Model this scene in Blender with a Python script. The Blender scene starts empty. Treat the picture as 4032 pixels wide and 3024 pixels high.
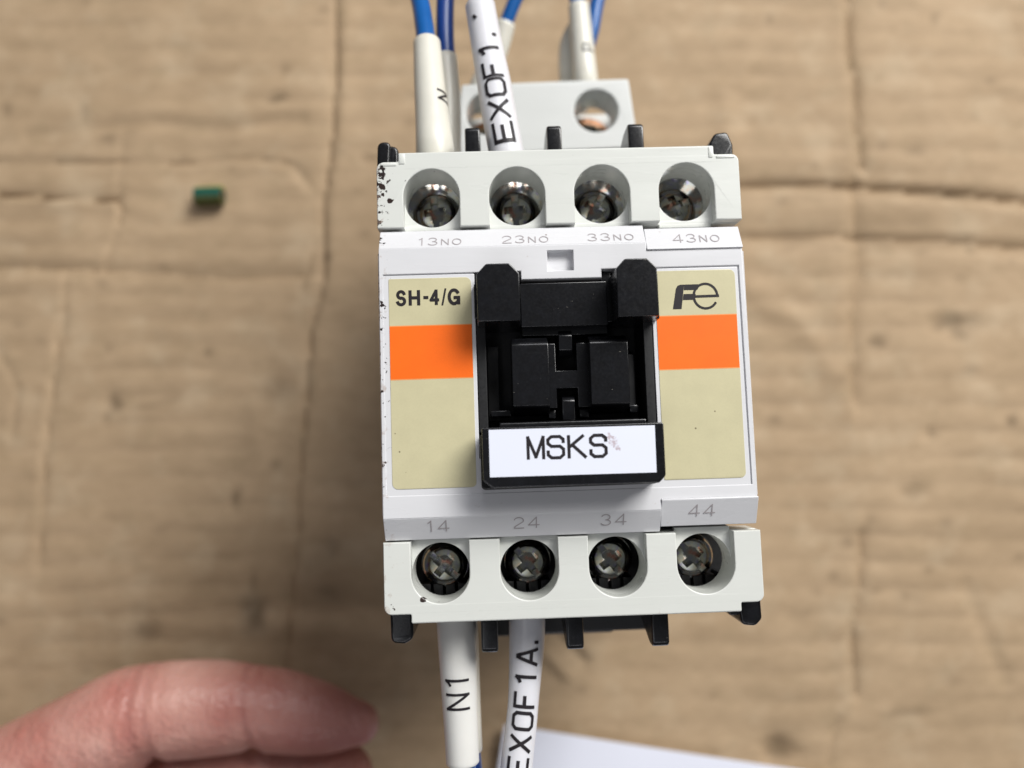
import bpy, bmesh, math, random
import numpy as np
from mathutils import Vector, Matrix
random.seed(7)
R = math.radians
MM = 0.001
H0 = 80.0            # height of the relay's front plane above the cardboard, mm

scene = bpy.context.scene
col = scene.collection

# ------------------------------------------------------------------ camera
cam_d = bpy.data.cameras.new("camera")
cam_o = bpy.data.objects.new("camera", cam_d)
col.objects.link(cam_o)
cam_d.sensor_width = 36.0
cam_d.lens = 28.0
cam_d.clip_start = 0.005
cam_d.clip_end = 20.0
rot = Matrix(((0.99929045, 0.03043979, -0.0221816),
              (-0.03226821, 0.99565393, -0.08736145),
              (0.01942593, 0.08801522, 0.99592969)))
cam_o.matrix_world = Matrix.Translation(Vector((-8.477, -8.583, 92.176 + H0)) * MM) @ rot.to_4x4()
cam_d.dof.use_dof = True
cam_d.dof.focus_distance = 0.0915
cam_d.dof.aperture_fstop = 13.0
scene.camera = cam_o

# ------------------------------------------------------------------ world and lamps
world = bpy.data.worlds.new("World")
scene.world = world
world.use_nodes = True
bg = world.node_tree.nodes["Background"]
bg.inputs[0].default_value = (0.93, 0.95, 1.0, 1)
bg.inputs[1].default_value = 0.115

def area(name, loc, target, sx, sy, power, color):
    d = bpy.data.lights.new(name, 'AREA')
    d.shape = 'RECTANGLE'; d.size = sx; d.size_y = sy; d.energy = power; d.color = color
    o = bpy.data.objects.new(name, d); col.objects.link(o)
    o.location = loc
    o.rotation_euler = (Vector(target) - Vector(loc)).to_track_quat('-Z', 'Y').to_euler()
    return o

area("window_light_main", (0.40, 0.47, 0.60), (0, 0, 0.04), 0.44, 0.36, 11.2, (1.0, 0.985, 0.955))
area("window_light_far", (0.12, 0.88, 0.95), (0, 0, 0.05), 0.55, 0.22, 2.8, (0.95, 0.95, 1.0))
area("overhead_glint_light", (-0.34, -0.30, 1.15), (0, 0, 0.05), 0.32, 0.26, 0.6, (0.95, 0.96, 1.0))  # unseen soft light, added overhead for glints on the screw heads
# row of ceiling lamps behind the photographer, seen again as bright spots in the screws
for lx in (-0.46, -0.20, 0.03, 0.27):
    area("ceiling_lamp", (lx, -0.62, 0.98), (0, 0, 0.05), 0.15, 0.075, 0.42, (0.97, 0.96, 1.0))

scene.view_settings.view_transform = 'Standard'
scene.view_settings.look = 'None'
scene.view_settings.gamma = 1.0
scene.view_settings.exposure = -0.2

# ------------------------------------------------------------------ materials
def nodes_of(name):
    m = bpy.data.materials.new(name); m.use_nodes = True
    nt = m.node_tree
    b = nt.nodes["Principled BSDF"]
    return m, nt, b

def nd(nt, typ, **kw):
    n = nt.nodes.new(typ)
    for k, v in kw.items():
        if k in n.inputs: n.inputs[k].default_value = v
        else: setattr(n, k, v)
    return n

def objcoord(nt):
    t = nd(nt, 'ShaderNodeTexCoord')
    v = nd(nt, 'ShaderNodeVectorMath', operation='SCALE'); v.inputs['Scale'].default_value = 1000.0
    nt.links.new(t.outputs['Object'], v.inputs[0])
    return v.outputs[0]

def ramp(nt, fac, stops):
    r = nt.nodes.new('ShaderNodeValToRGB')
    e = r.color_ramp.elements
    e[0].position, e[0].color = stops[0][0], stops[0][1]
    e[1].position, e[1].color = stops[1][0], stops[1][1]
    for p, c in stops[2:]:
        k = e.new(p); k.color = c
    nt.links.new(fac, r.inputs[0])
    return r.outputs[0]

def noise(nt, co, scale, detail=3, rough=0.5, stretch=None):
    if stretch:
        mp = nd(nt, 'ShaderNodeMapping'); mp.inputs['Scale'].default_value = stretch
        nt.links.new(co, mp.inputs[0]); co = mp.outputs[0]
    n = nd(nt, 'ShaderNodeTexNoise', Scale=scale, Detail=detail, Roughness=rough)
    nt.links.new(co, n.inputs['Vector'])
    return n.outputs['Fac']

def bump(nt, b, h, strength, dist):
    bp = nd(nt, 'ShaderNodeBump', Strength=strength, Distance=dist * MM)
    nt.links.new(h, bp.inputs['Height']); nt.links.new(bp.outputs[0], b.inputs['Normal'])

def mix(nt, fac, a, b_):
    m = nt.nodes.new('ShaderNodeMix'); m.data_type = 'RGBA'
    for sock, v in ((m.inputs[0], fac), (m.inputs[6], a), (m.inputs[7], b_)):
        if isinstance(v, bpy.types.NodeSocket): nt.links.new(v, sock)
        else: sock.default_value = v
    return m.outputs[2]

def math_n(nt, op, a, b_=0.0, clamp=False):
    m = nt.nodes.new('ShaderNodeMath'); m.operation = op; m.use_clamp = clamp
    for sock, v in ((m.inputs[0], a), (m.inputs[1], b_)):
        if isinstance(v, bpy.types.NodeSocket): nt.links.new(v, sock)
        else: sock.default_value = v
    return m.outputs[0]

def c4(r, g, b_): return (r, g, b_, 1)

def white_plastic(name, base, rough, grime=True):
    m, nt, b = nodes_of(name)
    co = objcoord(nt)
    n1 = noise(nt, co, 0.16, 4)
    c = ramp(nt, n1, [(0.3, c4(*[v * 0.965 for v in base])), (0.7, c4(*base))])
    if grime:
        # black printed-ink smears and grime rubbed on the left edge of the moulding
        sx = nt.nodes.new('ShaderNodeSeparateXYZ'); nt.links.new(co, sx.inputs[0])
        edge = nd(nt, 'ShaderNodeMapRange'); edge.inputs[1].default_value = -19.2; edge.inputs[2].default_value = -21.9
        nt.links.new(sx.outputs[0], edge.inputs[0])
        ny = noise(nt, co, 0.13, 2, stretch=(0.2, 1, 0.2))
        n2 = noise(nt, co, 1.55, 5, 0.62)
        yb = nd(nt, 'ShaderNodeMapRange'); yb.inputs[1].default_value = 9.0; yb.inputs[2].default_value = 22.0
        yb.inputs[3].default_value = -0.05; yb.inputs[4].default_value = 0.03
        nt.links.new(sx.outputs[1], yb.inputs[0])
        s = math_n(nt, 'ADD', n2, math_n(nt, 'SUBTRACT', math_n(nt, 'MULTIPLY', edge.outputs[0], 0.25), 0.075))
        s = math_n(nt, 'ADD', s, math_n(nt, 'MULTIPLY', math_n(nt, 'SUBTRACT', ny, 0.5), 0.35))
        s = math_n(nt, 'ADD', s, yb.outputs[0])
        f = ramp(nt, s, [(0.695, c4(0, 0, 0)), (0.715, c4(1, 1, 1))])
        c = mix(nt, f, c, c4(0.022, 0.014, 0.013))
        # single dark blots of old paint
        nx_ = math_n(nt, 'MULTIPLY', math_n(nt, 'SUBTRACT', noise(nt, co, 1.8, 3), 0.5), 0.9)
        for bx, by, br in ((-20.85, -13.1, .42), (-20.7, -25.4, .34), (-17.3, -24.75, .36), (-21.1, -16.5, .30), (-20.1, 21.7, .42), (-21.1, 23.4, .5), (-20.95, 22.4, .3), (-20.9, 13.6, .35)):
            dx = math_n(nt, 'SUBTRACT', sx.outputs[0], bx); dy = math_n(nt, 'SUBTRACT', sx.outputs[1], by)
            dz_ = math_n(nt, 'MULTIPLY', math_n(nt, 'SUBTRACT', sx.outputs[2], 79.6), 0.45)
            d = math_n(nt, 'SQRT', math_n(nt, 'ADD', math_n(nt, 'MULTIPLY', dz_, dz_), math_n(nt, 'ADD', math_n(nt, 'MULTIPLY', dx, dx), math_n(nt, 'MULTIPLY', dy, dy))))
            d = math_n(nt, 'ADD', d, nx_)
            c = mix(nt, ramp(nt, d, [(br * 0.8, c4(1, 1, 1)), (br * 0.95, c4(0, 0, 0))]), c, c4(0.03, 0.018, 0.015))
        n3 = noise(nt, co, 0.8, 4, 0.6)
        s2 = math_n(nt, 'ADD', n3, math_n(nt, 'MULTIPLY', edge.outputs[0], 0.17))
        f2 = ramp(nt, s2, [(0.69, c4(0, 0, 0)), (0.80, c4(0.55, 0.55, 0.55))])
        c = mix(nt, f2, c, c4(0.36, 0.27, 0.22))
        # a few tiny specks anywhere
        vo = nd(nt, 'ShaderNodeTexVoronoi', Scale=0.2); nt.links.new(co, vo.inputs['Vector'])
        f3 = ramp(nt, vo.outputs['Distance'], [(0.022, c4(0.8, 0.8, 0.8)), (0.03, c4(0, 0, 0))])
        c = mix(nt, f3, c, c4(0.15, 0.10, 0.08))
    nt.links.new(c, b.inputs['Base Color'])
    b.inputs['Roughness'].default_value = rough
    b.inputs['Specular IOR Level'].default_value = 0.45
    b.inputs['Subsurface Weight'].default_value = 0.0
    b.inputs['Subsurface Radius'].default_value = (1.0, 0.9, 0.7)
    b.inputs['Subsurface Scale'].default_value = 0.5 * MM
    h = noise(nt, co, 1.2, 3, stretch=(0.25, 1.0, 1.0))
    bump(nt, b, h, 0.25, 0.06)
    rg = ramp(nt, noise(nt, co, 0.4, 5, stretch=(0.2, 1, 1)), [(0.3, c4(*[rough * 0.8] * 3)), (0.7, c4(*[rough * 1.25] * 3))])
    nt.links.new(rg, b.inputs['Roughness'])
    return m

def black_plastic(name, rough=0.24, spark=0.6, base=0.005):
    m, nt, b = nodes_of(name)
    co = objcoord(nt)
    n1 = noise(nt, co, 0.9, 5)
    c = ramp(nt, n1, [(0.3, c4(base * .8, base * .8, base * .95)), (0.75, c4(base * 1.3, base * 1.4, base * 1.8))])
    # dust motes and short fibres
    dn = noise(nt, co, 2.6, 2, 0.5, stretch=(0.55, 1.5, 1.0))
    f = ramp(nt, dn, [(0.755, c4(0, 0, 0)), (0.79, c4(spark, spark, spark))])
    c = mix(nt, f, c, c4(0.30, 0.28, 0.24))
    nt.links.new(c, b.inputs['Base Color'])
    b.inputs['Specular IOR Level'].default_value = 0.5
    rg = ramp(nt, noise(nt, co, 3.0, 5), [(0.3, c4(*[rough * .85] * 3)), (0.7, c4(*[rough * 1.15] * 3))])
    nt.links.new(rg, b.inputs['Roughness'])
    h = noise(nt, co, 5.0, 3)
    bump(nt, b, h, 0.16, 0.03)
    return m

M_IVORY = white_plastic("ivory_plastic", (0.645, 0.66, 0.625), 0.30)
M_WHITE = white_plastic("white_plastic", (0.665, 0.668, 0.688), 0.30)
M_COIL = white_plastic("coil_block_plastic", (0.62, 0.635, 0.62), 0.4, grime=False)
M_BLACK = black_plastic("black_plastic")
M_BLACK2 = black_plastic("black_moulding", 0.5, 0.3, 0.0035)

def flat(name, colr, rough=0.5, spec=0.4, var=0.06, nscale=0.3, bumpy=0.0, metallic=0.0):
    m, nt, b = nodes_of(name)
    co = objcoord(nt)
    n1 = noise(nt, co, nscale, 4)
    c = ramp(nt, n1, [(0.3, c4(*[v * (1 - var) for v in colr])), (0.7, c4(*[v * (1 + var) for v in colr]))])
    nt.links.new(c, b.inputs['Base Color'])
    b.inputs['Roughness'].default_value = rough
    b.inputs['Specular IOR Level'].default_value = spec
    b.inputs['Metallic'].default_value = metallic
    if bumpy:
        bump(nt, b, noise(nt, co, 1.5, 3), bumpy, 0.05)
    return m

def paper_label(name, colr, rough):
    m, nt, b = nodes_of(name)
    co = objcoord(nt)
    c = ramp(nt, noise(nt, co, 0.35, 5), [(0.3, c4(*[v * .95 for v in colr])), (0.7, c4(*[v * 1.03 for v in colr]))])
    g = noise(nt, co, 6.0, 2)
    c = mix(nt, ramp(nt, g, [(0.35, c4(.12, .12, .12)), (0.6, c4(0, 0, 0))]), c, c4(*[v * .75 for v in colr]))
    vo = nd(nt, 'ShaderNodeTexVoronoi', Scale=0.33); nt.links.new(co, vo.inputs['Vector'])
    f3 = ramp(nt, vo.outputs['Distance'], [(0.03, c4(0.8, 0.8, 0.8)), (0.045, c4(0, 0, 0))])
    c = mix(nt, f3, c, c4(0.10, 0.07, 0.04))
    nt.links.new(c, b.inputs['Base Color'])
    b.inputs['Roughness'].default_value = rough
    b.inputs['Specular IOR Level'].default_value = 0.4
    bump(nt, b, g, 0.1, 0.02)
    return m

M_CREAM = paper_label("cream_label", (0.555, 0.513, 0.325), 0.42)
M_ORANGE = paper_label("orange_stripe", (0.93, 0.145, 0.0), 0.55)
M_ORANGE2 = paper_label('orange_overprint', (0.80, 0.30, 0.09), 0.42)
M_INK = flat("black_ink", (0.018, 0.015, 0.018), 0.45, 0.3)
M_GREYINK = flat("grey_print", (0.36, 0.33, 0.34), 0.5, 0.3)
M_SLEEVE = flat("marker_tube_cream", (0.66, 0.645, 0.575), 0.33, 0.45, 0.03, 0.2, 0.1)
M_SLEEVEW = flat("marker_tube_white", (0.68, 0.68, 0.715), 0.30, 0.5, 0.03, 0.2, 0.1)
M_SLEEVEN = flat('marker_tube_warm_white', (0.70, 0.695, 0.665), 0.36, 0.4, 0.03, 0.2, 0.1)
for m_ in (M_SLEEVE, M_SLEEVEW, M_SLEEVEN):
    b_ = m_.node_tree.nodes["Principled BSDF"]
    b_.inputs['Subsurface Weight'].default_value = 0.3
    b_.inputs['Subsurface Radius'].default_value = (1, .9, .8)
    b_.inputs['Subsurface Scale'].default_value = 1.0 * MM
M_BLUE = flat("blue_wire_insulation", (0.005, 0.095, 0.33), 0.34, 0.5, 0.1)
M_BLUE2 = flat("dark_blue_wire_insulation", (0.008, 0.045, 0.22), 0.34, 0.5, 0.1)
M_PAPER = flat("white_paper", (0.74, 0.76, 0.86), 0.6, 0.3, 0.015, 0.05)
M_PRINT = flat("pale_blue_print", (0.62, 0.72, 0.90), 0.6, 0.3)
M_COPPER = flat("ring_terminal_metal", (0.55, 0.30, 0.18), 0.28, 0.5, 0.15, 0.6, 0.0, 1.0)

def sticker_mat():
    m, nt, b = nodes_of("white_tape")
    co = objcoord(nt)
    sx = nt.nodes.new('ShaderNodeSeparateXYZ'); nt.links.new(co, sx.inputs[0])
    # brown smudge right of the last letter
    dx = math_n(nt, 'MULTIPLY', math_n(nt, 'SUBTRACT', math_n(nt, 'ADD', sx.outputs[0], math_n(nt, 'MULTIPLY', sx.outputs[1], 0.45)), 0.75), 0.9)
    dy = math_n(nt, 'MULTIPLY', math_n(nt, 'SUBTRACT', sx.outputs[1], -7.7), 0.5)
    d = math_n(nt, 'SQRT', math_n(nt, 'ADD', math_n(nt, 'MULTIPLY', dx, dx), math_n(nt, 'MULTIPLY', dy, dy)))
    fall = nd(nt, 'ShaderNodeMapRange'); fall.inputs[1].default_value = 0.35; fall.inputs[2].default_value = 1.1
    fall.inputs[3].default_value = 0.2; fall.inputs[4].default_value = -0.3
    nt.links.new(d, fall.inputs[0])
    s = math_n(nt, 'ADD', noise(nt, co, 2.2, 4, 0.65), fall.outputs[0])
    f = ramp(nt, s, [(0.63, c4(0, 0, 0)), (0.76, c4(.75, .75, .75))])
    c = mix(nt, f, c4(0.74, 0.77, 0.87), c4(0.42, 0.32, 0.35))
    nt.links.new(c, b.inputs['Base Color'])
    b.inputs['Roughness'].default_value = 0.45
    return m
M_TAPE = sticker_mat()

def chrome():
    m, nt, b = nodes_of("plated_steel")
    co = objcoord(nt)
    c = ramp(nt, noise(nt, co, 1.1, 3), [(0.28, c4(0.30, 0.25, 0.42)), (0.42, c4(0.36, 0.38, 0.36)), (0.58, c4(0.41, 0.38, 0.31)), (0.70, c4(0.50, 0.26, 0.19))])
    nt.links.new(c, b.inputs['Base Color'])
    b.inputs['Metallic'].default_value = 1.0
    r_ = ramp(nt, noise(nt, co, 1.5, 3), [(0.3, c4(.06, .06, .06)), (0.7, c4(.16, .16, .16))])
    nt.links.new(r_, b.inputs['Roughness'])
    bump(nt, b, noise(nt, co, 2.2, 3), 0.18, 0.05)
    return m
M_CHROME = chrome()

def skin():
    m, nt, b = nodes_of("skin")
    co = objcoord(nt)
    c = ramp(nt, noise(nt, co, 0.09, 4), [(0.3, c4(0.47, 0.18, 0.145)), (0.55, c4(0.60, 0.31, 0.255)), (0.75, c4(0.72, 0.43, 0.365))])
    at = nd(nt, 'ShaderNodeAttribute', attribute_name='dark_red')
    c = mix(nt, at.outputs['Fac'], c, c4(0.33, 0.115, 0.10))
    nt.links.new(c, b.inputs['Base Color'])
    b.inputs['Roughness'].default_value = 0.38
    b.inputs['Specular IOR Level'].default_value = 0.45
    b.inputs['Subsurface Weight'].default_value = 0.15
    b.inputs['Subsurface Radius'].default_value = (1.0, 0.35, 0.2)
    b.inputs['Subsurface Scale'].default_value = 2.0 * MM
    h1 = noise(nt, co, 0.7, 5, 0.6, stretch=(1.0, 0.45, 0.5))
    vo = nd(nt, 'ShaderNodeTexVoronoi', Scale=1.3); nt.links.new(co, vo.inputs['Vector'])
    h = math_n(nt, 'ADD', math_n(nt, 'MULTIPLY', h1, 1.0), math_n(nt, 'MULTIPLY', vo.outputs['Distance'], 0.35))
    bump(nt, b, h, 0.8, 0.45)
    return m
M_SKIN = skin()

def cardboard():
    m, nt, b = nodes_of("cardboard")
    co = objcoord(nt)
    base = ramp(nt, noise(nt, co, 0.035, 5, 0.6), [(0.25, c4(0.375, 0.268, 0.165)), (0.75, c4(0.465, 0.338, 0.215))])
    fib = noise(nt, co, 0.42, 8, 0.72, stretch=(0.4, 1.0, 1.0))
    base = mix(nt, ramp(nt, fib, [(0.3, c4(.5, .5, .5)), (0.6, c4(0, 0, 0))]), base, c4(0.29, 0.205, 0.12))
    at = nd(nt, 'ShaderNodeAttribute', attribute_name='darkness')
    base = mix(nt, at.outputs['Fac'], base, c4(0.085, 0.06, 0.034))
    bl = noise(nt, co, 0.085, 5, 0.6)
    base = mix(nt, ramp(nt, bl, [(0.52, c4(0, 0, 0)), (0.7, c4(.4, .4, .4))]), base, c4(0.53, 0.42, 0.29))
    b2 = noise(nt, co, 0.19, 5, 0.6)
    base = mix(nt, ramp(nt, b2, [(0.30, c4(.22, .22, .22)), (0.46, c4(0, 0, 0))]), base, c4(0.26, 0.20, 0.115))
    nt.links.new(base, b.inputs['Base Color'])
    b.inputs['Roughness'].default_value = 0.7
    b.inputs['Specular IOR Level'].default_value = 0.2
    bump(nt, b, fib, 0.3, 0.25)
    return m
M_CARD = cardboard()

def offcut_mat():
    m, nt, b = nodes_of("green_yellow_insulation")
    co = objcoord(nt)
    sx = nt.nodes.new('ShaderNodeSeparateXYZ'); nt.links.new(co, sx.inputs[0])
    f = ramp(nt, math_n(nt, 'MULTIPLY', math_n(nt, 'ADD', sx.outputs[1], 2.0), 0.25), [(0.32, c4(0.05, 0.065, 0.01)), (0.42, c4(0.008, 0.075, 0.05)), (0.82, c4(0.008, 0.08, 0.065)), (0.9, c4(0.25, 0.30, 0.03))])
    nt.links.new(f, b.inputs['Base Color'])
    b.inputs['Roughness'].default_value = 0.35
    return m
M_OFFCUT = offcut_mat()

# ------------------------------------------------------------------ mesh helpers (all dimensions in mm, z = 0 on the relay's front plane)
def world_of(o):
    v = Vector((0, 0, 0))
    while o is not None:
        v = v + o.location; o = o.parent
    return v

def finish(me, smooth):
    if smooth is not None:
        me.polygons.foreach_set('use_smooth', [True] * len(me.polygons))
        me.set_sharp_from_angle(angle=R(smooth))

def mk(name, verts, faces, mat, parent=None, smooth=35, origin=None):
    me = bpy.data.meshes.new(name)
    if origin is not None:
        loc = Vector((origin[0], origin[1], origin[2] + H0)) * MM
    else:
        loc = world_of(parent) if parent is not None else Vector((0, 0, 0))
    vv = [((x * MM) - loc.x, (y * MM) - loc.y, ((z + H0) * MM) - loc.z) for x, y, z in verts]
    me.from_pydata(vv, [], faces)
    me.materials.append(mat)
    me.update()
    finish(me, smooth)
    o = bpy.data.objects.new(name, me); col.objects.link(o)
    if smooth is not None and smooth <= 40:
        wn = o.modifiers.new('wn', 'WEIGHTED_NORMAL'); wn.keep_sharp = True; wn.weight = 90
    if parent is not None:
        o.parent = parent
        if origin is not None: o.location = loc - world_of(parent)
    elif origin is not None:
        o.location = loc
    return o

def join(*parts):
    V, F = [], []
    for v, f in parts:
        n = len(V); V += list(v); F += [tuple(i + n for i in q) for q in f]
    return V, F

def bm_out(bm):
    bmesh.ops.recalc_face_normals(bm, faces=bm.faces[:])
    bm.verts.index_update()
    v = [tuple(x.co) for x in bm.verts]
    f = [tuple(x.index for x in q.verts) for q in bm.faces]
    bm.free()
    return v, f

def box(x0, x1, y0, y1, z0, z1, bev=0.2, top=None, seg=2):
    """box with bevelled edges; top=(dx0,dx1,dy0,dy1) insets the +z face"""
    t = top or (0, 0, 0, 0)
    bm = bmesh.new()
    p = [(x0, y0, z0), (x1, y0, z0), (x1, y1, z0), (x0, y1, z0),
         (x0 + t[0], y0 + t[2], z1), (x1 - t[1], y0 + t[2], z1), (x1 - t[1], y1 - t[3], z1), (x0 + t[0], y1 - t[3], z1)]
    vs = [bm.verts.new(q) for q in p]
    for q in ((3, 2, 1, 0), (4, 5, 6, 7), (0, 1, 5, 4), (1, 2, 6, 5), (2, 3, 7, 6), (3, 0, 4, 7)):
        bm.faces.new([vs[i] for i in q])
    if bev:
        bmesh.ops.bevel(bm, geom=bm.edges[:], offset=bev, segments=seg, profile=0.5, affect='EDGES')
    return bm_out(bm)

def prism(poly, axis, a0, a1, bev=0.2, seg=2):
    """extrude a polygon along an axis; poly gives the other two coordinates in order"""
    bm = bmesh.new()
    def P(u, v, a):
        return {'x': (a, u, v), 'y': (u, a, v), 'z': (u, v, a)}[axis]
    lo = [bm.verts.new(P(u, v, a0)) for u, v in poly]
    hi = [bm.verts.new(P(u, v, a1)) for u, v in poly]
    bm.faces.new(lo); bm.faces.new(hi[::-1])
    n = len(poly)
    for i in range(n):
        bm.faces.new((lo[i], hi[i], hi[(i + 1) % n], lo[(i + 1) % n]))
    bmesh.ops.recalc_face_normals(bm, faces=bm.faces[:])
    if bev:
        es = [e for e in bm.edges if e.is_manifold and e.calc_face_angle(0) > R(25)]
        bmesh.ops.bevel(bm, geom=es, offset=bev, segments=seg, profile=0.5, affect='EDGES')
    return bm_out(bm)

def rpoly(pts, seg=6):
    """polygon with rounded corners: pts = (x, y, radius)"""
    out = []
    n = len(pts)
    for i in range(n):
        x, y, r = pts[i]
        if r <= 0: out.append((x, y)); continue
        a = Vector(pts[i - 1][:2]) - Vector((x, y)); b = Vector(pts[(i + 1) % n][:2]) - Vector((x, y))
        a.normalize(); b.normalize()
        ang = a.angle(b)
        d = r / math.tan(ang / 2)
        c = Vector((x, y)) + (a + b).normalized() * (r / math.sin(ang / 2))
        p0 = Vector((x, y)) + a * d - c; p1 = Vector((x, y)) + b * d - c
        a0 = math.atan2(p0.y, p0.x); a1 = math.atan2(p1.y, p1.x)
        da = (a1 - a0 + math.pi) % (2 * math.pi) - math.pi
        for k in range(seg + 1):
            t = a0 + da * k / seg
            out.append((c.x + r * math.cos(t), c.y + r * math.sin(t)))
    return out

def circle(cx, cy, r, n=56):
    return [(cx + r * math.cos(2 * math.pi * k / n), cy + r * math.sin(2 * math.pi * k / n)) for k in range(n)]

def plate(loops, z0, z1, bev=0.15, seg=2):
    """flat plate with holes and softly bevelled rims"""
    cu = bpy.data.curves.new('tmp', 'CURVE'); cu.dimensions = '2D'; cu.fill_mode = 'BOTH'
    for lp in loops:
        s = cu.splines.new('POLY'); s.points.add(len(lp) - 1)
        for i, (x, y) in enumerate(lp): s.points[i].co = (x, y, 0, 1)
        s.use_cyclic_u = True
    cu.extrude = (z1 - z0) / 2 - bev
    cu.bevel_depth = bev; cu.bevel_resolution = seg; cu.offset = -bev
    o = bpy.data.objects.new('tmp', cu); col.objects.link(o)
    dg = bpy.context.evaluated_depsgraph_get()
    me = bpy.data.meshes.new_from_object(o.evaluated_get(dg))
    bm = bmesh.new(); bm.from_mesh(me)
    bmesh.ops.remove_doubles(bm, verts=bm.verts[:], dist=1e-4)
    zc = (z0 + z1) / 2
    v = [(p.co.x, p.co.y, p.co.z + zc) for p in bm.verts]
    bm.verts.index_update()
    f = [tuple(q.index for q in p.verts) for p in bm.faces]
    bm.free()
    bpy.data.objects.remove(o); bpy.data.curves.remove(cu); bpy.data.meshes.remove(me)
    return v, f

def catmull(pts, sub=8):
    P = [Vector(p) for p in pts]
    P = [P[0] * 2 - P[1]] + P + [P[-1] * 2 - P[-2]]
    out = []
    for i in range(1, len(P) - 2):
        for k in range(sub):
            t = k / sub
            a, b, c, d = P[i - 1], P[i], P[i + 1], P[i + 2]
            out.append(0.5 * ((2 * b) + (c - a) * t + (2 * a - 5 * b + 4 * c - d) * t * t + (3 * b - a - 3 * c + d) * t ** 3))
    out.append(P[-2])
    return out

class Path:
    """centre line with radius; frame: n faces +z, b faces +x for a line running +y"""
    def __init__(s, pts, sub=8):
        q = catmull([Vector((p[0], p[1], p[2], p[3])) for p in pts], sub)
        s.c = [Vector(p[:3]) for p in q]; s.r = [p[3] for p in q]
        s.s = [0.0]
        for i in range(1, len(s.c)): s.s.append(s.s[-1] + (s.c[i] - s.c[i - 1]).length)
        s.t = []
        for i in range(len(s.c)):
            s.t.append((s.c[min(i + 1, len(s.c) - 1)] - s.c[max(i - 1, 0)]).normalized())
    def frame(s, i):
        t = s.t[i]; n = Vector((0, 0, 1)); n = (n - t * n.dot(t)).normalized()
        return t, n, t.cross(n)
    def at(s, L, ang, dr=0.0):
        L = min(max(L, 0), s.s[-1] - 1e-6)
        i = max(k for k in range(len(s.s)) if s.s[k] <= L)
        j = min(i + 1, len(s.s) - 1)
        u = (L - s.s[i]) / max(s.s[j] - s.s[i], 1e-9)
        c = s.c[i].lerp(s.c[j], u); r = s.r[i] * (1 - u) + s.r[j] * u
        t, n, b = s.frame(i); t2, n2, b2 = s.frame(j)
        n = n.lerp(n2, u); b = b.lerp(b2, u)
        return c + (n * math.cos(ang) + b * math.sin(ang)) * (r + dr)
    def tube(s, seg=28, lip=0.18, flatten=None):
        V, F = [], []
        rings = []
        def ring(c, r, n, b):
            k0 = len(V)
            for k in range(seg):
                a = 2 * math.pi * k / seg
                V.append(tuple(c + (n * math.cos(a) + b * math.sin(a)) * r))
            return k0
        t, n, b = s.frame(0)
        rings.append(ring(s.c[0], max(s.r[0] - lip, 0.01), n, b))
        for i in range(len(s.c)):
            t, n, b = s.frame(i)
            c = s.c[i]
            if i == 0: c = c + t * lip
            if i == len(s.c) - 1: c = c - t * lip
            rings.append(ring(c, s.r[i], n, b))
        t, n, b = s.frame(len(s.c) - 1)
        rings.append(ring(s.c[-1], max(s.r[-1] - lip, 0.01), n, b))
        for a, c in zip(rings, rings[1:]):
            for k in range(seg):
                F.append((a + k, a + (k + 1) % seg, c + (k + 1) % seg, c + k))
        F.append(tuple(rings[0] + k for k in range(seg))[::-1]); F.append(tuple(rings[-1] + k for k in range(seg)))
        return V, F

# ------------------------------------------------------------------ stroke lettering
def arc(cx, cy, rx, ry, a0, a1, n=14):
    return [(cx + rx * math.cos(R(a0 + (a1 - a0) * k / n)), cy + ry * math.sin(R(a0 + (a1 - a0) * k / n))) for k in range(n + 1)]

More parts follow.
